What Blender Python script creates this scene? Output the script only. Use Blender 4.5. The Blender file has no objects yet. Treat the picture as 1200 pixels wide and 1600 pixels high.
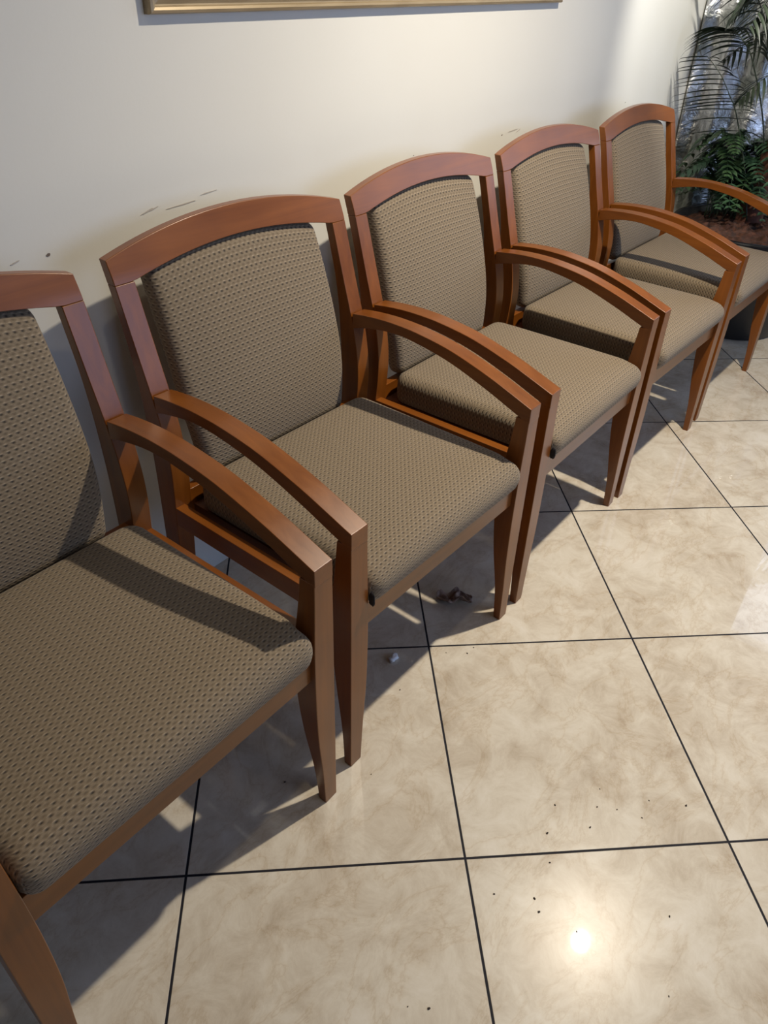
import bpy, bmesh, math, random
from mathutils import Vector, Matrix, noise
random.seed(7)
C = bpy.context.scene.collection
scene = bpy.context.scene

# ------------------------------------------------------------------ camera
cam_data = bpy.data.cameras.new('camera')
cam = bpy.data.objects.new('camera', cam_data)
C.objects.link(cam)
FPX = 1169.395
CAM_LOC = Vector((-0.45501, -1.56423, 1.26081))
CAM_R = Vector((0.61455, -0.788436, 0.026418)); CAM_U = Vector((0.453124, 0.380207, 0.806301)); CAM_F = Vector((0.645761, 0.483541, -0.590915))
cam.matrix_world = Matrix(((CAM_R.x, CAM_U.x, -CAM_F.x, CAM_LOC.x), (CAM_R.y, CAM_U.y, -CAM_F.y, CAM_LOC.y), (CAM_R.z, CAM_U.z, -CAM_F.z, CAM_LOC.z), (0, 0, 0, 1)))
# diagonal floor tiling: rotation, origin, sizes; chairs: x, y, turn
TILE_A, TILE_O, TILE_X, TILE_Y = -0.82984, (-0.1202, -0.9183), 0.4807, 0.5052
CHAIRS = [(-0.1107, 0.0117, -0.0098), (0.5301, 0.0152, -0.0273), (1.1181, 0.0053, -0.0069), (1.7395, -0.0099, -0.0335), (2.3569, -0.0224, -0.0294)]
cam_data.sensor_fit = 'HORIZONTAL'
cam_data.sensor_width = 36.0
cam_data.lens = 36.0 * FPX / 1200.0
cam_data.clip_start = 0.02
scene.camera = cam

# ------------------------------------------------------------------ view, world, lights
scene.view_settings.view_transform = 'Standard'
scene.view_settings.look = 'None'
scene.view_settings.gamma = 1.0
scene.view_settings.use_curve_mapping = False
scene.view_settings.exposure = 0.72
world = bpy.data.worlds.new('world')
scene.world = world
world.use_nodes = True
world.node_tree.nodes['Background'].inputs[0].default_value = (0.72, 0.83, 1.0, 1)
world.node_tree.nodes['Background'].inputs[1].default_value = 1.0

WALL_Y = -0.3445
CEIL_Z = 2.25
LAMPS = [  # x, y, watts, half-power look
    (1.36, -1.37, 30.0, (1.0, 0.88, 0.70)),
    (-0.13, -1.33, 1.5, (1.0, 0.84, 0.62)),
    (2.35, -1.05, 14.0, (1.0, 0.95, 0.85)),
    (0.6, -3.4, 1.5, (1.0, 0.83, 0.62)),
]
WINDOW = dict(x=3.5, y0=-3.0, y1=-1.25, z0=0.85, z1=2.1)
def add_daylight():
    L = bpy.data.lights.new('window_daylight', 'AREA')
    L.shape = 'RECTANGLE'; L.size = 1.25; L.size_y = 1.75
    L.energy = 6; L.color = (0.5, 0.66, 1.0)
    o = bpy.data.objects.new('window_daylight', L); C.objects.link(o)
    o.location = (3.66, -2.12, 1.48)
    o.rotation_euler = (0, math.radians(90), 0)
add_daylight()
def add_cool_fill():   # added cool fill that turns the shadows bluish, unseen behind the camera
    L = bpy.data.lights.new('cool_fill', 'AREA')
    L.shape = 'RECTANGLE'; L.size = 3.0; L.size_y = 1.5
    L.energy = 16; L.color = (0.24, 0.44, 1.0)
    o = bpy.data.objects.new('cool_fill', L); C.objects.link(o)
    o.location = (1.6, -4.66, 1.35)
    o.rotation_euler = (math.radians(90), 0, 0)
add_cool_fill()

# ------------------------------------------------------------------ materials
def mat(name, color=(0.5, 0.5, 0.5), rough=0.5, metal=0.0, **kw):
    m = bpy.data.materials.new(name); m.use_nodes = True
    b = m.node_tree.nodes['Principled BSDF']
    b.inputs['Base Color'].default_value = (*color, 1)
    b.inputs['Roughness'].default_value = rough
    b.inputs['Metallic'].default_value = metal
    for k, v in kw.items(): b.inputs[k.replace('_', ' ')].default_value = v
    return m
class NT:
    def __init__(s, m): s.t = m.node_tree; s.b = s.t.nodes['Principled BSDF']
    def n(s, typ, **props):
        n = s.t.nodes.new(typ)
        for k, v in props.items(): setattr(n, k, v)
        return n
    def put(s, sock, v):
        if isinstance(v, bpy.types.NodeSocket): s.t.links.new(v, sock)
        elif v is not None: sock.default_value = v
    def math(s, op, a, b=None, c=None):
        n = s.n('ShaderNodeMath', operation=op)
        s.put(n.inputs[0], a)
        if b is not None: s.put(n.inputs[1], b)
        if c is not None: s.put(n.inputs[2], c)
        return n.outputs[0]
    def noise(s, vec, scale, detail=4, rough=0.55, dist=0.0):
        n = s.n('ShaderNodeTexNoise'); s.put(n.inputs['Vector'], vec)
        n.inputs['Scale'].default_value = scale; n.inputs['Detail'].default_value = detail
        n.inputs['Roughness'].default_value = rough; n.inputs['Distortion'].default_value = dist
        return n.outputs['Fac']
    def ramp(s, fac, stops):
        n = s.n('ShaderNodeValToRGB'); s.put(n.inputs[0], fac)
        e = n.color_ramp.elements
        while len(e) < len(stops): e.new(0.5)
        for i, (p, c) in enumerate(stops): e[i].position = p; e[i].color = (*c, 1)
        return n.outputs[0]
    def mix(s, f, a, b, mode='MIX'):
        n = s.n('ShaderNodeMix', data_type='RGBA', blend_type=mode)
        s.put(n.inputs[0], f); s.put(n.inputs[6], a); s.put(n.inputs[7], b)
        return n.outputs[2]
    def bump(s, h, strength=0.3, dist=0.002):
        n = s.n('ShaderNodeBump'); n.inputs['Strength'].default_value = strength
        n.inputs['Distance'].default_value = dist; s.put(n.inputs['Height'], h)
        s.t.links.new(n.outputs[0], s.b.inputs['Normal'])
    def mapping(s, vec, scale=(1, 1, 1), rot=(0, 0, 0), loc=(0, 0, 0)):
        n = s.n('ShaderNodeMapping'); s.put(n.inputs[0], vec)
        n.inputs['Scale'].default_value = scale; n.inputs['Rotation'].default_value = rot
        n.inputs['Location'].default_value = loc
        return n.outputs[0]
    def obj(s): return s.n('ShaderNodeTexCoord').outputs['Object']

def wood_mat(name, axis, light=(0.225, 0.070, 0.008), dark=(0.110, 0.029, 0.004)):
    m = mat(name, rough=0.3)
    t = NT(m)
    sc = [55, 55, 55]; sc[axis] = 2.6
    v = t.mapping(t.obj(), scale=tuple(sc))
    n1 = t.noise(v, 1.0, 5, 0.6, 0.6)
    n2 = t.noise(t.mapping(t.obj(), scale=(7, 7, 7)), 1.0, 2)
    f = t.math('ADD', t.math('MULTIPLY', n1, 0.6), t.math('MULTIPLY', n2, 0.4))
    col = t.ramp(f, [(0.22, dark), (0.68, light)])
    t.put(t.b.inputs['Base Color'], col)
    t.put(t.b.inputs['Roughness'], t.math('MULTIPLY_ADD', n1, 0.12, 0.27))
    t.b.inputs['Coat Weight'].default_value = 0.28; t.b.inputs['Specular IOR Level'].default_value = 0.38
    t.b.inputs['Coat Roughness'].default_value = 0.2
    t.bump(n1, 0.08, 0.0006)
    return m
WX = wood_mat('cherry_wood_grain_across', 0)
WY = wood_mat('cherry_wood_grain_deep', 1)
WZ = wood_mat('cherry_wood_grain_upright', 2)

def weave_mat(name, pu=0.0122, pv=0.0100):
    """ribbed upholstery: a lattice of small dark slits, each with a light thread over it, fainter ones between"""
    m = mat(name, rough=0.85); t = NT(m)
    t.b.inputs['Sheen Weight'].default_value = 0.1
    uv = t.n('ShaderNodeTexCoord').outputs['UV']
    sep = t.n('ShaderNodeSeparateXYZ'); t.put(sep.inputs[0], uv)
    U = t.math('DIVIDE', sep.outputs[0], pu); V = t.math('DIVIDE', sep.outputs[1], pv)
    def blob(ou, ov, su, sv):
        a = t.math('SUBTRACT', t.math('FRACT', t.math('ADD', U, ou)), 0.5)
        b = t.math('SUBTRACT', t.math('FRACT', t.math('ADD', V, ov)), 0.5)
        a = t.math('POWER', t.math('ABSOLUTE', t.math('DIVIDE', a, su)), 2.0)
        b = t.math('POWER', t.math('ABSOLUTE', t.math('DIVIDE', b, sv)), 2.0)
        return t.math('EXPONENT', t.math('MULTIPLY', t.math('ADD', a, b), -1.0))
    slit = blob(0, 0, 0.25, 0.16)
    faint = blob(0.5, 0.5, 0.34, 0.18)
    thread = blob(0.08, -0.24, 0.24, 0.10)
    nz = t.noise(t.mapping(uv, scale=(220, 900, 1)), 1.0, 3)
    slub = t.noise(t.mapping(uv, scale=(45, 45, 1)), 1.0, 3)
    base = t.ramp(nz, [(0.3, (0.150, 0.112, 0.073)), (0.7, (0.262, 0.208, 0.143))])
    base = t.mix(t.math('MULTIPLY', slub, 0.4), base, (0.20, 0.150, 0.085, 1))
    c = t.mix(t.math('MULTIPLY', thread, 0.6), base, (0.44, 0.36, 0.255, 1))
    c = t.mix(t.math('MULTIPLY', faint, 0.65), c, (0.085, 0.060, 0.036, 1))
    c = t.mix(t.math('MULTIPLY', slit, 0.95), c, (0.018, 0.013, 0.010, 1))
    t.put(t.b.inputs['Base Color'], c)
    h = t.math('SUBTRACT', t.math('MULTIPLY', thread, 0.6), t.math('ADD', slit, t.math('MULTIPLY', faint, 0.5)))
    t.bump(t.math('ADD', h, t.math('MULTIPLY', nz, 0.3)), 0.7, 0.0015)
    return m
WEAVE = weave_mat('woven_upholstery')

def floor_mat():
    m = mat('glazed_stone_tile', rough=0.2); t = NT(m)
    P = t.n('ShaderNodeNewGeometry').outputs['Position']
    v = t.mapping(t.mapping(P, loc=(-TILE_O[0], -TILE_O[1], 0)), rot=(0, 0, -TILE_A))
    v = t.mapping(v, scale=(1 / TILE_X, 1 / TILE_Y, 1))
    sep = t.n('ShaderNodeSeparateXYZ'); t.put(sep.inputs[0], v)
    def edge(s, T):
        f = t.math('FRACT', s); d = t.math('MINIMUM', f, t.math('SUBTRACT', 1.0, f))
        return t.math('MULTIPLY', d, T)
    d = t.math('MINIMUM', edge(sep.outputs[0], TILE_X), edge(sep.outputs[1], TILE_Y))
    g = t.n('ShaderNodeMapRange'); g.interpolation_type = 'SMOOTHSTEP'
    t.put(g.inputs[0], d); g.inputs[1].default_value = 0.0017; g.inputs[2].default_value = 0.0028
    g = g.outputs[0]
    # an own stretch of stone per tile
    cid = t.n('ShaderNodeCombineXYZ'); t.put(cid.inputs[0], t.math('FLOOR', sep.outputs[0])); t.put(cid.inputs[1], t.math('FLOOR', sep.outputs[1]))
    wn = t.n('ShaderNodeTexWhiteNoise', noise_dimensions='3D'); t.put(wn.inputs[0], cid.outputs[0])
    add = t.n('ShaderNodeVectorMath', operation='MULTIPLY_ADD')
    t.put(add.inputs[0], wn.outputs['Color']); add.inputs[1].default_value = (7, 7, 7); t.put(add.inputs[2], P)
    Q = add.outputs[0]
    n1 = t.noise(Q, 3.5, 8, 0.62, 0.3)
    n2 = t.noise(Q, 13.0, 9, 0.72, 0.6)
    n3 = t.noise(t.mapping(Q, scale=(1, 1.8, 1)), 4.5, 9, 0.62, 0.5)
    vein = t.math('ABSOLUTE', t.math('SUBTRACT', n3, 0.5))
    c = t.ramp(t.math('ADD', t.math('MULTIPLY', n1, 0.40), t.math('MULTIPLY', n2, 0.60)),
               [(0.34, (0.43, 0.36, 0.275)), (0.46, (0.555, 0.495, 0.405)), (0.54, (0.63, 0.58, 0.49)), (0.66, (0.70, 0.66, 0.585))])
    vr = t.ramp(vein, [(0.0, (0.80, 0.72, 0.63)), (0.012, (0.95, 0.92, 0.88)), (0.04, (1, 1, 1))])
    c = t.mix(0.55, c, vr, 'MULTIPLY')
    c = t.mix(g, (0.012, 0.012, 0.018, 1), c)
    t.put(t.b.inputs['Base Color'], c)
    t.put(t.b.inputs['Roughness'], t.math('MULTIPLY_ADD', g, -0.43, 0.70)); t.put(t.b.inputs['Specular IOR Level'], 0.2)
    t.put(t.b.inputs['Coat Weight'], t.math('MULTIPLY', g, 0.8)); t.b.inputs['Coat Roughness'].default_value = 0.02
    t.bump(g, 0.35, 0.002)
    return m

def wall_mat():
    m = mat('painted_plaster', (0.70, 0.685, 0.64), 0.75); t = NT(m)
    P = t.n('ShaderNodeNewGeometry').outputs['Position']
    n = t.noise(P, 1.6, 3)
    t.put(t.b.inputs['Base Color'], t.ramp(n, [(0.3, (0.665, 0.655, 0.60)), (0.7, (0.70, 0.695, 0.645))]))
    t.bump(t.noise(P, 120, 3), 0.12, 0.001)
    return m

# ------------------------------------------------------------------ mesh helpers
def link(name, bm, m, parent=None, smooth=False, bevel=0.0, segs=2):
    me = bpy.data.meshes.new(name)
    bmesh.ops.recalc_face_normals(bm, faces=bm.faces)
    bm.to_mesh(me); bm.free()
    me.materials.append(m)
    o = bpy.data.objects.new(name, me); C.objects.link(o)
    if parent: o.parent = parent
    if smooth:
        for p in me.polygons: p.use_smooth = True
    if bevel:
        md = o.modifiers.new('bevel', 'BEVEL'); md.width = bevel; md.segments = segs
        md.limit_method = 'ANGLE'; md.angle_limit = math.radians(35)
        for p in me.polygons: p.use_smooth = True
        md.harden_normals = True
    return o
def tag(o, label=None, cat=None, group=None, kind=None):
    if label: o['label'] = label
    if cat: o['category'] = cat
    if group: o['group'] = group
    if kind: o['kind'] = kind
    return o
def empty(name, loc=(0, 0, 0), rz=0.0):
    o = bpy.data.objects.new(name, None); C.objects.link(o)
    o.location = loc; o.rotation_euler = (0, 0, rz); o.empty_display_size = 0.1
    return o
def box(bm, x0, x1, y0, y1, z0, z1):
    vs = [bm.verts.new((x, y, z)) for x in (x0, x1) for y in (y0, y1) for z in (z0, z1)]
    for f in ((0, 1, 3, 2), (4, 6, 7, 5), (0, 4, 5, 1), (2, 3, 7, 6), (0, 2, 6, 4), (1, 5, 7, 3)):
        bm.faces.new([vs[i] for i in f])
    return bm
def loft(bm, rings, close=True):
    """rings: lists of equal-length points; quads between, caps at the ends."""
    R = [[bm.verts.new(p) for p in ring] for ring in rings]
    n = len(R[0])
    for a, b in zip(R, R[1:]):
        for i in range(n):
            bm.faces.new((a[i], a[(i + 1) % n], b[(i + 1) % n], b[i]))
    if close:
        bm.faces.new(R[0][::-1]); bm.faces.new(R[-1])
    return bm
def lerp_tab(tab, z):
    """smooth interpolation through a table of (z, value), z ascending"""
    if z <= tab[0][0]: return tab[0][1]
    if z >= tab[-1][0]: return tab[-1][1]
    for i in range(len(tab) - 1):
        if tab[i][0] <= z <= tab[i + 1][0]:
            p1, p2 = tab[i], tab[i + 1]
            p0 = tab[i - 1] if i else p1
            p3 = tab[i + 2] if i + 2 < len(tab) else p2
            h = p2[0] - p1[0]; t = (z - p1[0]) / h
            m1 = (p2[1] - p0[1]) / max(p2[0] - p0[0], 1e-9) * h
            m2 = (p3[1] - p1[1]) / max(p3[0] - p1[0], 1e-9) * h
            return ((2*t**3 - 3*t**2 + 1) * p1[1] + (t**3 - 2*t**2 + t) * m1 + (-2*t**3 + 3*t**2) * p2[1] + (t**3 - t**2) * m2)
def tube(bm, pts, rads, n=8):
    rings = []
    up = Vector((0.13, 0.21, 1)).normalized()
    for i, p in enumerate(pts):
        a = pts[max(i - 1, 0)]; b = pts[min(i + 1, len(pts) - 1)]
        d = (Vector(b) - Vector(a)).normalized()
        s = d.cross(up)
        if s.length < 1e-3: s = d.cross(Vector((1, 0, 0)))
        s.normalize(); t = s.cross(d)
        rings.append([tuple(Vector(p) + (s * math.cos(2*math.pi*k/n) + t * math.sin(2*math.pi*k/n)) * rads[i]) for k in range(n)])
    return loft(bm, rings)
def lathe(bm, prof, cx=0, cy=0, n=40):
    rings = [[(cx + r*math.cos(2*math.pi*k/n), cy + r*math.sin(2*math.pi*k/n), z) for k in range(n)] for r, z in prof]
    return loft(bm, rings)

# ------------------------------------------------------------------ the room
def struct(name, bm, m):
    o = link(name, bm, m); o['kind'] = 'structure'; return o
M_WALL = wall_mat()
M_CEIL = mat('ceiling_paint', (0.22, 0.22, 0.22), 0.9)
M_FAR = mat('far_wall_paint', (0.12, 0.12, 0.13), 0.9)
M_FLOOR = floor_mat()
X0, X1, Y0 = -2.6, 3.5, -4.6
struct('floor', box(bmesh.new(), X0, X1, Y0, WALL_Y, -0.1, 0), M_FLOOR)
struct('wall_back', box(bmesh.new(), X0, X1 + 0.12, WALL_Y, WALL_Y + 0.12, -0.1, CEIL_Z), M_WALL)
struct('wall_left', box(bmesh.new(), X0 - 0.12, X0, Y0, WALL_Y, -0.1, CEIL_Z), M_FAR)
bm = bmesh.new()
box(bm, X0, 0.1, Y0 - 0.12, Y0, -0.1, CEIL_Z); box(bm, 3.1, X1, Y0 - 0.12, Y0, -0.1, CEIL_Z)
box(bm, 0.1, 3.1, Y0 - 0.12, Y0, -0.1, 0.6); box(bm, 0.1, 3.1, Y0 - 0.12, Y0, 2.1, CEIL_Z)
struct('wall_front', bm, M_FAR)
bm = bmesh.new()
for x in (0.1, 1.08, 2.08, 3.06): box(bm, x, x + .04, Y0 - .09, Y0 - .04, .6, 2.1)
for z in (0.6, 2.06): box(bm, 0.1, 3.1, Y0 - .09, Y0 - .04, z, z + .04)
struct('added_window', bm, mat('added_window_metal', (0.3, 0.3, 0.3), 0.4, 0.8))  # unseen window, added to go with the cool fill lamp
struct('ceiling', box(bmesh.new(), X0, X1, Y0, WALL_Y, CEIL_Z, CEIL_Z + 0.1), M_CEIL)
W = WINDOW
bm = bmesh.new()
box(bm, X1, X1 + 0.12, Y0, W['y0'], -0.1, CEIL_Z)
box(bm, X1, X1 + 0.12, W['y1'], WALL_Y, -0.1, CEIL_Z)
box(bm, X1, X1 + 0.12, W['y0'], W['y1'], -0.1, W['z0'])
box(bm, X1, X1 + 0.12, W['y0'], W['y1'], W['z1'], CEIL_Z)
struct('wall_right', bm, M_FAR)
M_ALU = mat('window_frame_metal', (0.45, 0.45, 0.44), 0.4, 0.8)
bm = bmesh.new(); t_ = 0.04
box(bm, X1 + .03, X1 + .08, W['y0'], W['y1'], W['z0'], W['z0'] + t_)
box(bm, X1 + .03, X1 + .08, W['y0'], W['y1'], W['z1'] - t_, W['z1'])
for y in (W['y0'], (W['y0'] + W['y1'] - t_) / 2, W['y1'] - t_):
    box(bm, X1 + .03, X1 + .08, y, y + t_, W['z0'] + t_, W['z1'] - t_)
win = struct('window_1', bm, M_ALU)

# ceiling lamps
M_TRIM = mat('lamp_trim', (0.75, 0.74, 0.72), 0.4)
def bulb_mat(col, e):
    m = mat('glowing_bulb', (1, 1, 1), 0.5)
    b = m.node_tree.nodes['Principled BSDF']
    b.inputs['Emission Color'].default_value = (*col, 1); b.inputs['Emission Strength'].default_value = e
    return m
LAMP_LABELS = ['ceiling downlight above the gap between the middle chairs', 'ceiling downlight above the nearest chair',
               'ceiling downlight near the potted palm', 'ceiling downlight in the middle of the room']
for (x, y, e, col), lab in zip(LAMPS, LAMP_LABELS):
    t = tag(empty('ceiling_light', (x, y, CEIL_Z)), lab, 'light', 'recessed ceiling downlights')
    link('trim_ring', lathe(bmesh.new(), [(0.045, -0.001), (0.045, -0.012), (0.075, -0.008), (0.078, -0.001)]), M_TRIM, t, True)
    if 'palm' not in lab: link('bulb', lathe(bmesh.new(), [(0.001, -0.006), (0.03, -0.008), (0.04, -0.012), (0.03, -0.018), (0.001, -0.021)][::-1], n=24), bulb_mat(col, 6.0), t, True)
    L = bpy.data.lights.new('downlight', 'SPOT'); L.energy = e * 4; L.color = col
    L.shadow_soft_size = 0.022; L.spot_size = math.radians(148); L.spot_blend = 1.0
    lo = bpy.data.objects.new('downlight', L); C.objects.link(lo); lo.parent = t; lo.location = (0, 0, -0.05)
    if 'palm' in lab:   # an eyeball spot turned towards the wall and the palm
        bm = bmesh.new(); bmesh.ops.create_uvsphere(bm, u_segments=24, v_segments=14, radius=0.042)
        link('eyeball', bm, M_TRIM, t, True)
        lo.location = Vector((3.15 - x, -0.40 - y, 0.95 - CEIL_Z)).normalized() * 0.075
        L.spot_size = math.radians(62); L.spot_blend = 0.6; L.energy = e * 5
        lo.rotation_euler = Vector((3.15 - x, -0.40 - y, 0.95 - CEIL_Z)).to_track_quat('-Z', 'Y').to_euler()

# ------------------------------------------------------------------ armchair
# local frame: x across, -y towards the room, z up; measured depth values are shifted by YC
YC = 0.76
FW, FI = 0.282, 0.2435          # outer and inner face of arms and posts
FRONT = -1.022
YF = [(0, -.537), (.12, -.545), (.2, -.553), (.3, -.562), (.4, -.571), (.5, -.578), (.575, -.570), (.64, -.555), (.70, -.538), (.78, -.516), (.83, -.502), (.861, -.490), (.905, -.474)]
YR = [(0, -.492), (.15, -.508), (.3, -.519), (.5, -.526), (.6, -.523), (.66, -.518), (.72, -.509), (.76, -.499), (.81, -.486), (.856, -.472), (.905, -.457)]
def yf(z): return lerp_tab(YF, z)
def yr(z): return lerp_tab(YR, z)
def S(p): return (p[0], p[1] + YC, p[2])
def rect(x0, x1, y0, y1, z): return [S((x0, y0, z)), S((x1, y0, z)), S((x1, y1, z)), S((x0, y1, z))]
Z_J = 0.821
def rear_leg_bm(s):
    rings = []
    for i in range(33):
        z = Z_J * i / 32
        xi = FI + 0.004 * max(0, (0.4 - z) / 0.4)
        a, b = sorted((s * xi, s * FW))
        rings.append(rect(a, b, yf(z), yr(z), z))
    return loft(bmesh.new(), rings)
def crest_bm():
    bm = bmesh.new(); rings = []
    n = 36
    for i in range(n + 1):
        x = -FW + 2 * FW * i / n
        zt = 0.860 + 0.0375 * (1 - (x / FW) ** 2)
        q = min(abs(x) / FI, 1)
        zl = Z_J + 0.0275 * (1 - q ** 2)
        ring = []
        for k in range(5): z = zl + (zt - zl) * k / 4; ring.append(S((x, yf(z), z)))
        for k in range(4, -1, -1): z = zl + (zt - zl) * k / 4; ring.append(S((x, yr(z), z)))
        rings.append(ring)
    return loft(bm, rings)
FP_R = [(0, -1.005), (.1, -.999), (.2, -.987), (.28, -.979), (.35, -.976), (.42, -.979), (.47, -.985), (.52, -.990), (.56, -.993)]
FP_X = [(0, .2525), (.1, .2475), (.2, .2400), (.3, .2375), (.4, .2385), (.5, .2420), (.56, .2435)]
def arm_top(y):   # y measured
    T = [(-1.022, .571), (-.97, .590), (-.915, .609), (-.82, .6345), (-.735, .6465), (-.69, .6490), (-.65, .6490), (-.60, .6455), (-.548, .6385)]
    return lerp_tab(T, y)
def arm_low(y):
    T = [(-1.022, .539), (-.991, .5495), (-.918, .5775), (-.82, .6085), (-.72, .6255), (-.66, .6265), (-.593, .6155), (-.548, .603)]
    return lerp_tab(T, y)
def front_leg_bm(s):
    rings = []
    for i in range(29):
        z = 0.545 * i / 28
        a, b = sorted((s * lerp_tab(FP_X, z), s * FW))
        rings.append(rect(a, b, FRONT, lerp_tab(FP_R, z), z))
    return loft(bmesh.new(), rings)
def arm_bm(s):
    a, b = sorted((s * FI, s * FW)); rings = []
    n = 26; y1 = -.560
    for i in range(n + 1):
        y = FRONT - 0.0005 + (y1 - FRONT) * i / n
        zt, zl = arm_top(y), arm_low(y)
        rings.append([S((a, y, zl)), S((b, y, zl)), S((b, y, zt)), S((a, y, zt))])
    return loft(bmesh.new(), rings)

def rounded_pad(hx, hy, hz, r, res=(30, 30, 8)):
    """closed rounded box surface as a grid; returns bmesh and verts with their box parameters"""
    bm = bmesh.new(); cache = {}
    def pos(i, j, k):
        key = (i, j, k)
        if key in cache: return cache[key]
        def ax(i, n, h):   # denser near the edges
            t = -1 + 2 * i / n
            t = math.sin(t * math.pi / 2) * 0.6 + t * 0.4
            return t * h
        q = Vector((ax(i, res[0], hx), ax(j, res[1], hy), ax(k, res[2], hz)))
        inner = Vector([max(-(h - r), min(h - r, c)) for c, h in zip(q, (hx, hy, hz))])
        d = q - inner
        p = inner + d.normalized() * r if d.length > 1e-9 else q
        v = bm.verts.new(p); cache[key] = v
        return v
    nx, ny, nz = res
    for i in range(nx):
        for j in range(ny):
            for k in (0, nz): bm.faces.new((pos(i, j, k), pos(i+1, j, k), pos(i+1, j+1, k), pos(i, j+1, k)))
    for i in range(nx):
        for k in range(nz):
            for j in (0, ny): bm.faces.new((pos(i, j, k), pos(i+1, j, k), pos(i+1, j, k+1), pos(i, j, k+1)))
    for j in range(ny):
        for k in range(nz):
            for i in (0, nx): bm.faces.new((pos(i, j, k), pos(i, j+1, k), pos(i, j+1, k+1), pos(i, j, k+1)))
    bmesh.ops.recalc_face_normals(bm, faces=bm.faces)
    return bm

def seat_bm():
    # y -1.034 .. -.583, z .385 .. .462
    hy = (1.034 - .583) / 2; yc = -(1.034 + .583) / 2; hz = 0.0375; zc = 0.4235
    bm = rounded_pad(0.2425, hy, hz, 0.026, (34, 40, 10))
    uvl = bm.loops.layers.uv.new('UVMap')
    for f in bm.faces:
        nrm = f.normal
        for l in f.loops:
            c = l.vert.co
            if abs(nrm.x) > 0.75: l[uvl].uv = (c.z + hz + 0.31, c.y)
            else: l[uvl].uv = (c.x, c.y - (hz - c.z) * (1 if c.y < 0 else -1))
    for v in bm.verts:
        c = v.co; tx, ty, tz = c.x / 0.2425, c.y / hy, c.z / hz
        dome = 0.007 * (1 - tx**4) * (1 - ty**4) * max(tz, 0)
        # softer waterfall at the front
        fr = max(0, (-ty - 0.72) / 0.28)
        z = c.z + dome - 0.013 * fr**2 * max(tz, 0)
        y = c.y
        if ty < -0.9: y += 0.008 * max(0, -tz)
        side = 1 - 0.10 * max(0, (ty - 0.84) / 0.16) ** 2 - 0.022 * min(1, max(0, (-ty - 0.70) / 0.12))
        x = c.x * side
        # corners yield to the posts
        v.co = S((x, y + yc, z + zc))
    return bm
def pad_front(z):
    return lerp_tab([(.42, -.592), (.46, -.590), (.53, -.584), (.6, -.571), (.68, -.551), (.76, -.527), (.83, -.503), (.86, -.494)], z)
def backpad_bm():
    z0, z1 = 0.435, 0.8225
    hz = (z1 - z0) / 2; hx = 0.211; ht = 0.022
    bm = rounded_pad(hx, ht, hz, 0.018, (34, 8, 40))
    uvl = bm.loops.layers.uv.new('UVMap')
    for f in bm.faces:
        for l in f.loops:
            c = l.vert.co
            if abs(f.normal.x) > 0.75: l[uvl].uv = (c.y + 0.4, c.z)
            else: l[uvl].uv = (c.x, c.z - (c.y + ht) * (1 if abs(f.normal.z) > 0.7 else 0))
    for v in bm.verts:
        c = v.co; tx, ty, tz = c.x / hx, c.y / ht, c.z / hz
        w = 1.0 - 0.10 * max(0, -tz - 0.1) ** 1.6 - 0.02 * max(0, tz) ** 2
        x = c.x * w
        z = c.z + (z0 + z1) / 2
        z += 0.0265 * (1 - (x / 0.234) ** 2) * max(0, (tz + 0.2) / 1.2) ** 2
        bulge = 0.013 * (1 - abs(tx) ** 3) * (1 - abs(tz) ** 4)
        y = pad_front(z) + 0.012 + (c.y + ht) - bulge * (1 if ty < 0 else -0.1) * abs(ty)
        v.co = S((x, y, z))
    return bm

def make_chair():
    t = empty('armchair')
    for s in (-1, 1):
        link('rear_leg', rear_leg_bm(s), WZ, t, bevel=0.0015)
    for s in (-1, 1):
        link('front_leg', front_leg_bm(s), WZ, t, bevel=0.0015)
    for s in (-1, 1):
        link('arm', arm_bm(s), WY, t, bevel=0.0013)
    for s in (-1, 1):
        a, b = sorted((s * 0.2815, s * 0.260))
        link('side_rail', box(bmesh.new(), a, b, -.985 + YC, -.567 + YC, .360, .4035), WY, t, bevel=0.0012)
    link('crest_rail', crest_bm(), WX, t, bevel=0.0015)
    link('front_rail', box(bmesh.new(), -.241, .241, -1.012 + YC, -.990 + YC, .341, .396), WX, t, bevel=0.001)
    link('back_rail', box(bmesh.new(), -.245, .245, -.566 + YC, -.545 + YC, .350, .425), WX, t, bevel=0.001)
    bm = bmesh.new()
    box(bm, -.236, .236, -.990 + YC, -.566 + YC, .358, .3895)
    link('seat_frame', bm, M_DARKWOOD, t)
    link('seat_cushion', seat_bm(), WEAVE, t, True)
    link('back_pad', backpad_bm(), WEAVE, t, True)
    return t
M_DARKWOOD = mat('seat_board', (0.12, 0.035, 0.010), 0.5)
def copy_chair(src):
    r = src.copy(); C.objects.link(r)
    for ch in src.children:
        c = ch.copy(); C.objects.link(c); c.parent = r
    return r
chair0 = make_chair()
CH_LABELS = [
    'nearest cherry wood armchair, cut off by the left edge, woven seat in the foreground',
    'second nearest armchair, largest shown whole, with a crumpled dry leaf under its seat',
    'middle armchair of the row, third from the near end, woven tan upholstery',
    'fourth armchair from the near end, between the middle chair and the last one',
    'farthest armchair of the row, standing beside the potted palm',
]
chairs = []
for i, (x, y, rz) in enumerate(CHAIRS):
    o = chair0 if i == 0 else copy_chair(chair0)
    # measured origin lies YC behind the empty
    o.location = (x + YC * math.sin(rz), y - YC * math.cos(rz), 0)
    o.rotation_euler = (0, 0, rz)
    tag(o, CH_LABELS[i], 'chair', 'cherry wood armchairs in a row along the wall')
    chairs.append(o)

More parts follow.
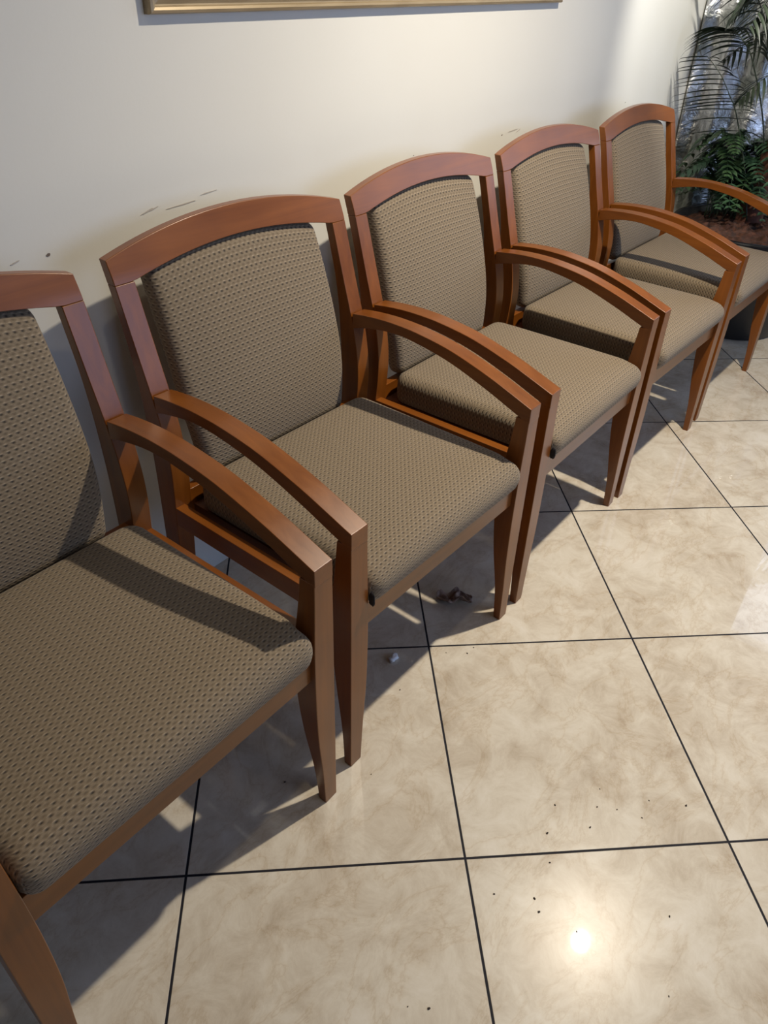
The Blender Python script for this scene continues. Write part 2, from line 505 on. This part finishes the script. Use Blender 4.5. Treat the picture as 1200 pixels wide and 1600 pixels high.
# frayed lower corners of two seats
M_FRAY = mat('frayed_dark_fabric', (0.02, 0.018, 0.022), 0.95)
def fray(parent, zc, h):
    bm = bmesh.new()
    bmesh.ops.create_uvsphere(bm, u_segments=14, v_segments=10, radius=1)
    for v in bm.verts:
        n = 1 + 0.35 * noise.noise(v.co * 2.3 + Vector((zc * 90, 0, 0)))
        v.co = Vector((-.2355 + v.co.x * 0.002 * n, -1.027 + YC + v.co.y * 0.007 * n, zc + v.co.z * h * n))
    o = link('frayed_corner', bm, M_FRAY, parent, True)
    o['label'] = 'dark frayed lower corner of the seat cover'
fray(chairs[1], 0.412, 0.015)
fray(chairs[2], 0.414, 0.014)

# ------------------------------------------------------------------ picture frame on the wall
M_GOLD = mat('dull_gold_frame', rough=0.42, metal=0.35); t = NT(M_GOLD)
g = t.noise(t.mapping(t.obj(), scale=(6, 60, 60)), 1.0, 5, 0.6, 0.5)
t.put(t.b.inputs['Base Color'], t.ramp(g, [(0.3, (0.26, 0.195, 0.11)), (0.7, (0.40, 0.315, 0.195))]))
M_MATB = mat('picture_print', rough=0.5); t = NT(M_MATB)
g = t.noise(t.obj(), 2.5, 5, 0.6, 1.0)
t.put(t.b.inputs['Base Color'], t.ramp(g, [(0.35, (0.30, 0.33, 0.28)), (0.55, (0.55, 0.50, 0.40)), (0.7, (0.62, 0.60, 0.55))]))
FX0, FX1, FZ0, FZ1 = 0.470, 1.935, 1.183, 2.18
def frame_bm():
    # profile: (inset from outer edge, standing off the wall)
    prof = [(0.0, 0.0), (0.0, 0.012), (0.002, 0.017), (0.006, 0.0185), (0.010, 0.017), (0.012, 0.0135), (0.014, 0.013), (0.030, 0.018), (0.050, 0.026), (0.058, 0.028), (0.062, 0.026), (0.064, 0.016), (0.064, 0.0)]
    bm = bmesh.new(); rings = []
    w, h = (FX1 - FX0) / 2, (FZ1 - FZ0) / 2
    for sx, sz in ((-1, -1), (1, -1), (1, 1), (-1, 1)):
        rings.append([bm.verts.new((sx * (w - a), -b, h + sz * (h - a))) for a, b in prof])
    n = len(prof)
    for q in range(4):
        A, B = rings[q], rings[(q + 1) % 4]
        for i in range(n - 1): bm.faces.new((A[i], A[i+1], B[i+1], B[i]))
    return bm
pic = tag(empty('picture_frame', ((FX0 + FX1) / 2, WALL_Y - 0.0005, FZ0)), 'wide dull gold framed picture on the wall above the chairs, only its lower edge visible', 'picture')
link('moulding', frame_bm(), M_GOLD, pic)
w, h = (FX1 - FX0) / 2, (FZ1 - FZ0)
link('print', box(bmesh.new(), -w + .06, w - .06, -.012, -.004, .06, h - .06), M_MATB, pic)

# nicks and scuffs of the wall
M_NICK = mat('plaster_nick', (0.16, 0.13, 0.11), 0.9)
M_SCUFF = mat('plaster_scuff', (0.47, 0.43, 0.38), 0.9)
def mark(x, z, w, h, m, ang=0.0, seed=0, name='scuff'):
    bm = bmesh.new(); n = 14
    ring = []
    for k in range(n):
        a = 2 * math.pi * k / n; r = 1 + 0.5 * noise.noise(Vector((math.cos(a) * 1.7, math.sin(a) * 1.7, seed * 3.1)))
        px, pz = w * r * math.cos(a), h * r * math.sin(a)
        ring.append((x + px * math.cos(ang) - pz * math.sin(ang), z + px * math.sin(ang) + pz * math.cos(ang)))
    loft(bm, [[(p[0], WALL_Y - 0.0003, p[1]) for p in ring], [(p[0], WALL_Y - 0.0009, p[1]) for p in ring]])
    o = link(name, bm, m, None); o['kind'] = 'structure'; return o
mark(0.2072, 0.8506, 0.0042, 0.0022, M_NICK, 0.3, 1, 'trim_1')
for k, (x, z, w_) in enumerate([(0.4172, .8818, .016), (0.4318, .8835, .010), (0.50, .8794, .035), (0.565, .890, .02), (1.6939, .8609, .004), (1.755, .866, .03), (1.79, .862, .012), (2.5896, .8673, .0035), (1.25, .8646, .002), (0.148, .8515, .008)]):
    mark(x, z, w_, 0.0011, M_NICK if w_ < .005 else M_SCUFF, 0.25 if w_ < .02 else 0.05, k + 2, 'trim_%d' % (k + 2))

# ------------------------------------------------------------------ silver foil hanging at the end wall
def foil():
    m = mat('crinkled_silver_foil', (0.62, 0.63, 0.66), 0.30, 0.85); t = NT(m)
    n = t.noise(t.obj(), 14, 5, 0.6, 1.2)
    t.put(t.b.inputs['Base Color'], t.ramp(t.noise(t.obj(), 5, 3), [(0.36, (0.24, 0.26, 0.23)), (0.6, (0.76, 0.76, 0.76))]))
    t.bump(n, 0.8, 0.02)
    bm = bmesh.new(); ny, nz = 90, 60
    g = []
    for i in range(ny + 1):
        row = []
        for k in range(nz + 1):
            y = -0.352 - 0.80 * i / ny; z = 0.05 + 2.2 * k / nz
            d = 0.018 * math.sin(y * 46 + 1.5 * math.sin(z * 2.1)) + 0.022 * noise.noise(Vector((y * 5, z * 3.2, 2.0)))
            row.append(bm.verts.new((3.24 + 0.24 * i / ny + d, y, z)))
        g.append(row)
    for i in range(ny):
        for k in range(nz): bm.faces.new((g[i][k], g[i+1][k], g[i+1][k+1], g[i][k+1]))
    o = link('foil_curtain', bm, m, None, True)
    sd = o.modifiers.new('thickness', 'SOLIDIFY'); sd.thickness = 0.002
    tag(o, 'crinkled silver reflective curtain hanging behind the potted palm', 'curtain')
foil()

# ------------------------------------------------------------------ potted palm
PX, PY = 3.04, -0.83
M_POT = mat('black_plastic', (0.012, 0.012, 0.013), 0.45)
M_MULCH = mat('bark_mulch', rough=0.95); t = NT(M_MULCH)
t.put(t.b.inputs['Base Color'], t.ramp(t.noise(t.obj(), 38, 6, 0.7), [(0.35, (0.012, 0.005, 0.003)), (0.65, (0.075, 0.026, 0.013))]))
M_TRUNK = mat('palm_trunk_bark', rough=0.8); t = NT(M_TRUNK)
t.put(t.b.inputs['Base Color'], t.ramp(t.noise(t.mapping(t.obj(), scale=(8, 8, 50)), 1, 4), [(0.3, (0.05, 0.015, 0.008)), (0.7, (0.13, 0.045, 0.022))]))
def leaf_mat(name, a, b, rough=0.45):
    m = mat(name, rough=rough); t = NT(m)
    t.put(t.b.inputs['Base Color'], t.ramp(t.noise(t.obj(), 9, 3), [(0.35, a), (0.65, b)]))
    return m
M_PALM = leaf_mat('palm_leaf', (0.010, 0.019, 0.009), (0.030, 0.046, 0.024), 0.42)
M_FERN = leaf_mat('fern_leaf', (0.012, 0.034, 0.014), (0.045, 0.095, 0.035))
M_VINE = leaf_mat('vine_leaf', (0.010, 0.032, 0.018), (0.032, 0.075, 0.036))

palm = tag(empty('potted_palm', (PX, PY, 0)), 'dark green feathery palm in a black pot with bark mulch at the far corner', 'plant')
link('pot', lathe(bmesh.new(), [(0.001, 0.0), (0.19, 0.0), (0.20, 0.01), (0.255, 0.20), (0.315, 0.40), (0.335, 0.405), (0.335, 0.43), (0.31, 0.43), (0.30, 0.38), (0.001, 0.37)], n=56), M_POT, palm, True, 0)
bm = bmesh.new()
NR, NA = 26, 72
ctr = bm.verts.new((0, 0, 0.43)); prev = None
for i in range(1, NR + 1):
    r = 0.306 * i / NR
    ring = []
    for k in range(NA):
        a = 2 * math.pi * k / NA
        x, y = r * math.cos(a), r * math.sin(a)
        z = 0.402 + 0.028 * (1 - (i / NR) ** 2) + 0.02 * noise.noise(Vector((x * 28, y * 28, 1))) + 0.012 * noise.noise(Vector((x * 70, y * 70, 5)))
        ring.append(bm.verts.new((x, y, z)))
    for k in range(NA):
        if prev is None: bm.faces.new((ctr, ring[k], ring[(k + 1) % NA]))
        else: bm.faces.new((prev[k], ring[k], ring[(k + 1) % NA], prev[(k + 1) % NA]))
    prev = ring
mul = link('mulch', bm, M_MULCH, palm); mul['kind'] = 'stuff'
trunk_top = Vector((0.03, -0.05, 1.02))
tp = [Vector((0.03, 0.05, 0.38)), Vector((0.03, 0.035, 0.6)), Vector((0.03, 0.0, 0.8)), trunk_top]
bm = bmesh.new()
pts, rads = [], []
for i in range(25):
    f = i / 24 * 3; k = min(int(f), 2); q = tp[k].lerp(tp[k+1], f - k)
    pts.append(q); rads.append(0.052 - 0.012 * i / 24 + 0.004 * (i % 2))
link('trunk', tube(bm, pts, rads, 16), M_TRUNK, palm, True)

CL = Vector((0, 0, 0))   # where the plant being built stands; leaves stay clear of the wall and the curtain
def blade(bm, base, tip, sag, width, up, n=7):
    """narrow folded leaf from base to tip, with sag"""
    base, tip = Vector(base), Vector(tip); d = tip - base
    side = d.cross(up)
    if side.length < 1e-6: side = Vector((1, 0, 0))
    side.normalize()
    nrm = side.cross(d).normalized()
    L, Mi, R = [], [], []
    for i in range(n + 1):
        t = i / n
        c = base + d * t + Vector((0, 0, sag * 4 * t * (1 - t)))
        c.y = min(c.y, WALL_Y - 0.03 - CL.y); c.x = min(c.x, 3.16 - CL.x - 0.30 * (c.y + CL.y + 0.37))
        w = width * (math.sin(math.pi * min(1, 0.12 + t * 0.95)) ** 0.6) * (1 - t ** 3) + 0.0004
        Mi.append(bm.verts.new(c - nrm * w * 0.25)); L.append(bm.verts.new(c + side * w)); R.append(bm.verts.new(c - side * w))
    for i in range(n):
        bm.faces.new((L[i], Mi[i], Mi[i+1], L[i+1])); bm.faces.new((Mi[i], R[i], R[i+1], Mi[i+1]))
def curve_pts(P, n):
    """Catmull-Rom through P"""
    P = [Vector(p) for p in P]; out = []
    for i in range(n + 1):
        f = i / n * (len(P) - 1); k = min(int(f), len(P) - 2); t = f - k
        p0, p1, p2, p3 = P[max(k-1, 0)], P[k], P[k+1], P[min(k+2, len(P)-1)]
        out.append(0.5 * ((2*p1) + (-p0+p2)*t + (2*p0-5*p1+4*p2-p3)*t*t + (-p0+3*p1-3*p2+p3)*t**3))
    return out
def frond(P, leaf_len, width, nleaf, m, parent, droop=0.35, name='frond', start=0.22, side_bias=None, forward=0.45, rr=0.004):
    bm = bmesh.new(); n = 40; pts = curve_pts(P, n)
    tube(bm, pts, [rr * (1 - 0.8 * i / n) for i in range(n + 1)], 6)
    for j in range(nleaf):
        f = start + (1 - start) * (j + 0.5) / nleaf
        i = min(int(f * n), n - 1); p = pts[i].lerp(pts[i+1], f * n - i)
        d = (pts[i+1] - pts[i]).normalized()
        s0 = d.cross(Vector((0, 0, 1)))
        if s0.length < 0.15: s0 = Vector((0.3, 1, 0))
        s0.normalize()
        if side_bias is not None: s0 = Vector(side_bias).normalized()
        L = leaf_len * (math.sin(math.pi * min(1, 0.18 + 0.80 * (f - start) / (1 - start))) ** 0.7)
        for sg in (-1, 1):
            ll = L * random.uniform(0.88, 1.08)
            dirv = (s0 * sg + d * (forward + random.uniform(-.06, .06))).normalized()
            tip = p + dirv * ll + Vector((0, 0, -droop * ll * random.uniform(0.8, 1.2)))
            blade(bm, p, tip, ll * 0.10, width * random.uniform(0.85, 1.1), Vector((0, 0, 1)) + d * 0.2)
    return link(name, bm, m, parent, True)
base = trunk_top
CL = Vector((PX, PY, 0))
def rel(x, y, z): return Vector((x - PX, y - PY, z))
# fronds seen in the photograph: two near the wall, arching up and over towards the chairs
def comb_frond(P, n_leaf, lv, rv, width, droop, arch, start=0.2):
    """a frond whose leaflets comb out to two given sides"""
    bm = bmesh.new(); n = 40; pts = curve_pts(P, n)
    tube(bm, pts, [0.0034 * (1 - 0.7 * i / n) for i in range(n + 1)], 6)
    for j in range(n_leaf):
        f = start + (1 - start) * (j + 0.5) / n_leaf
        i = min(int(f * n), n - 1); p = pts[i].lerp(pts[i+1], f * n - i)
        g = (f - start) / (1 - start)
        L = math.sin(math.pi * min(1, 0.28 + 0.62 * g)) ** 0.6
        for vec in (lv, rv):
            k = L * random.uniform(0.92, 1.08)
            tip = p + Vector(vec) * k + Vector((random.uniform(-.01, .01), 0, -droop * k * random.uniform(0.8, 1.25)))
            blade(bm, p, tip, arch * k, width * random.uniform(0.85, 1.15), Vector((0.35, 0, 1)), 9)
    return link('frond', bm, M_PALM, palm, True)
comb_frond([rel(3.02, -.79, .44), rel(3.0, -.735, .62), rel(3.0, -.64, .82), rel(3.0, -.597, .88), rel(3.0, -.539, .95), rel(3.0, -.472, 1.005)],
           17, (-0.02, 0.235, 0.0), (0.16, -0.06, 0.01), 0.0085, 0.045, 0.010, 0.22)
comb_frond([rel(3.06, -.83, .5), rel(3.03, -.74, .80), rel(3.02, -.64, 1.0), rel(3.02, -.594, 1.055), rel(3.02, -.545, 1.09), rel(3.01, -.50, 1.085)],
           15, (-0.03, 0.20, 0.0), (0.18, -0.05, 0.02), 0.0085, 0.06, 0.030, 0.42)
comb_frond([rel(3.08, -.84, .6), rel(3.08, -.72, .95), rel(3.08, -.60, 1.17), rel(3.07, -.50, 1.27), rel(3.06, -.44, 1.27)],
           14, (-0.05, 0.14, 0.0), (0.16, -0.06, 0.02), 0.009, 0.08, 0.035, 0.40)
frond([base, rel(3.12, -.72, 1.22), rel(3.1, -.58, 1.33), rel(3.08, -.46, 1.24)], 0.20, 0.0055, 16, M_PALM, palm, droop=0.5)
frond([base, rel(3.2, -.70, 1.1), rel(3.28, -.60, 1.08), rel(3.33, -.48, .98)], 0.17, 0.006, 16, M_PALM, palm, droop=0.5)
frond([rel(3.12, -.85, .9), rel(3.02, -.80, .98), rel(2.93, -.73, .96), rel(2.88, -.67, .88)], 0.13, 0.006, 14, M_PALM, palm, droop=0.5)
for a, el, ln in ((200, 0.55, .55), (250, .5, .6), (300, .6, .55), (340, .7, .35), (20, .9, .30), (150, .8, .40), (100, .9, .36), (225, .95, .55), (280, .95, .6), (70, .75, .34)):
    a = math.radians(a); dx, dy = math.cos(a), math.sin(a)
    frond([base, base + Vector((dx * ln * .35, dy * ln * .35, el * .30)), base + Vector((dx * ln * .72, dy * ln * .72, el * .33)), base + Vector((dx * ln, dy * ln, el * .12))], 0.21, 0.0065, 20, M_PALM, palm, droop=0.45)

# fern growing in the same pot, spilling over the rim
FNX, FNY = 3.13, -0.67
CL = Vector((FNX, FNY, 0))
fern = tag(empty('fern', (FNX, FNY, 0.41)), 'bushy dark green fern at the foot of the palm, behind the last armchair', 'plant')
for k in range(64):
    a = random.uniform(0, 2 * math.pi)
    ln = random.uniform(0.12, 0.33); h = random.uniform(0.10, 0.32)
    c0 = Vector((random.uniform(-.07, .05), random.uniform(-.07, .07), 0.0))
    dx, dy = math.cos(a), math.sin(a)
    e = c0 + Vector((dx * ln, dy * ln * 1.15, h * random.uniform(.35, .95)))
    e.y = max(min(e.y, 0.26), -0.22); e.x = max(min(e.x, 0.10), -0.24)
    mid = c0.lerp(e, 0.5); mid.z = h * 1.05
    frond([c0, c0.lerp(mid, .6) + Vector((0, 0, h * .3)), mid, e], random.uniform(.05, .08), 0.0095, 15, M_FERN if k % 3 else M_VINE, fern, droop=0.25, start=0.15, rr=0.0018)

# ------------------------------------------------------------------ litter on the floor
M_DRY = mat('dry_leaf', rough=0.8); t = NT(M_DRY)
t.put(t.b.inputs['Base Color'], t.ramp(t.noise(t.obj(), 60, 4), [(0.35, (0.16, 0.10, 0.075)), (0.65, (0.42, 0.33, 0.28))]))
def crumple(cx, cy, lx, ly, h, ang, seed):
    bm = bmesh.new(); nx, ny = 26, 14; g = []
    for i in range(nx + 1):
        row = []
        for j in range(ny + 1):
            u, v = -1 + 2*i/nx, -1 + 2*j/ny
            w = (1 - abs(u) ** 2.2) ** 0.6 if abs(u) < 1 else 0
            x = u * lx; y = v * ly * (0.35 + 0.65 * w) + 0.006 * math.sin(u * 5)
            z = 0.003 + h * (0.5 + noise.noise(Vector((u * 2.4, v * 1.8, seed))) * 1.3 + 0.5 * v * v) * (1 - 0.4 * abs(u)) + 0.003 * noise.noise(Vector((u * 9, v * 7, seed)))
            z = max(z, 0.0012)
            row.append(bm.verts.new((x * math.cos(ang) - y * math.sin(ang), x * math.sin(ang) + y * math.cos(ang), z)))
        g.append(row)
    for i in range(nx):
        for j in range(ny): bm.faces.new((g[i][j], g[i+1][j], g[i+1][j+1], g[i][j+1]))
    o = link('dry_leaf', bm, M_DRY, None, True); o.location = (cx, cy, 0)
    sd = o.modifiers.new('thickness', 'SOLIDIFY'); sd.thickness = 0.001; sd.offset = 1
    return o
leaf = crumple(0.742, -0.893, 0.043, 0.019, 0.018, math.radians(-52), 3.3)
tag(leaf, 'crumpled dry brown leaf on the floor under the second chair', 'leaf')
M_PLAS = mat('cloudy_plastic', (0.85, 0.88, 0.92), 0.25)
bm = bmesh.new(); bmesh.ops.create_icosphere(bm, subdivisions=3, radius=1)
for v in bm.verts:
    n = 1 + 0.45 * noise.noise(v.co * 1.9 + Vector((4, 1, 7)))
    v.co = Vector((v.co.x * 0.0125 * n, v.co.y * 0.009 * n, max(0.0005, 0.005 + v.co.z * 0.006 * n)))
o = link('plastic_scrap', bm, M_PLAS, None, True); o.location = (0.4951, -0.8933, 0)
tag(o, 'small cloudy bluish plastic scrap on the shaded tile', 'litter')
M_CRUMB = mat('dark_crumb', (0.035, 0.025, 0.02), 0.9)
crumb0 = None
for k, (x, y) in enumerate([(0.397, -1.3478), (0.4433, -1.4115), (0.4816, -1.399), (0.4618, -1.4429), (0.3968, -1.4193), (0.4751, -1.4862), (0.5177, -1.4826), (0.5516, -1.5416), (0.3373, -1.3633), (0.1823, -1.3452), (0.2184, -1.4023), (0.2034, -1.4189), (0.2138, -1.4823), (0.3328, -1.5923), (0.2153, -1.6358), (-0.0445, -1.3315), (-0.0268, -1.3579), (0.2907, -1.393), (0.6152, -1.0124), (0.4336, -0.9575), (0.5863, -0.974), (0.6396, -1.0141), (0.2322, -1.0396), (0.1157, -0.9222)]):
    if crumb0 is None:
        bm = bmesh.new(); bmesh.ops.create_icosphere(bm, subdivisions=2, radius=1)
        for v in bm.verts:
            n = 1 + 0.5 * noise.noise(v.co * 2)
            v.co = Vector((v.co.x * 0.0022 * n, v.co.y * 0.0014 * n, 0.0009 + v.co.z * 0.0009))
        crumb0 = link('crumb', bm, M_CRUMB, None, True); o = crumb0
    else:
        o = crumb0.copy(); C.objects.link(o)
    sc = random.uniform(0.5, 1.15); o.scale = (sc, sc, sc)
    o.location = (x, y, 0); o.rotation_euler = (0, 0, random.uniform(0, 3.1))
    tag(o, 'tiny dark crumb lying on the pale floor tiles', 'crumb', 'dark crumbs on the floor tiles')
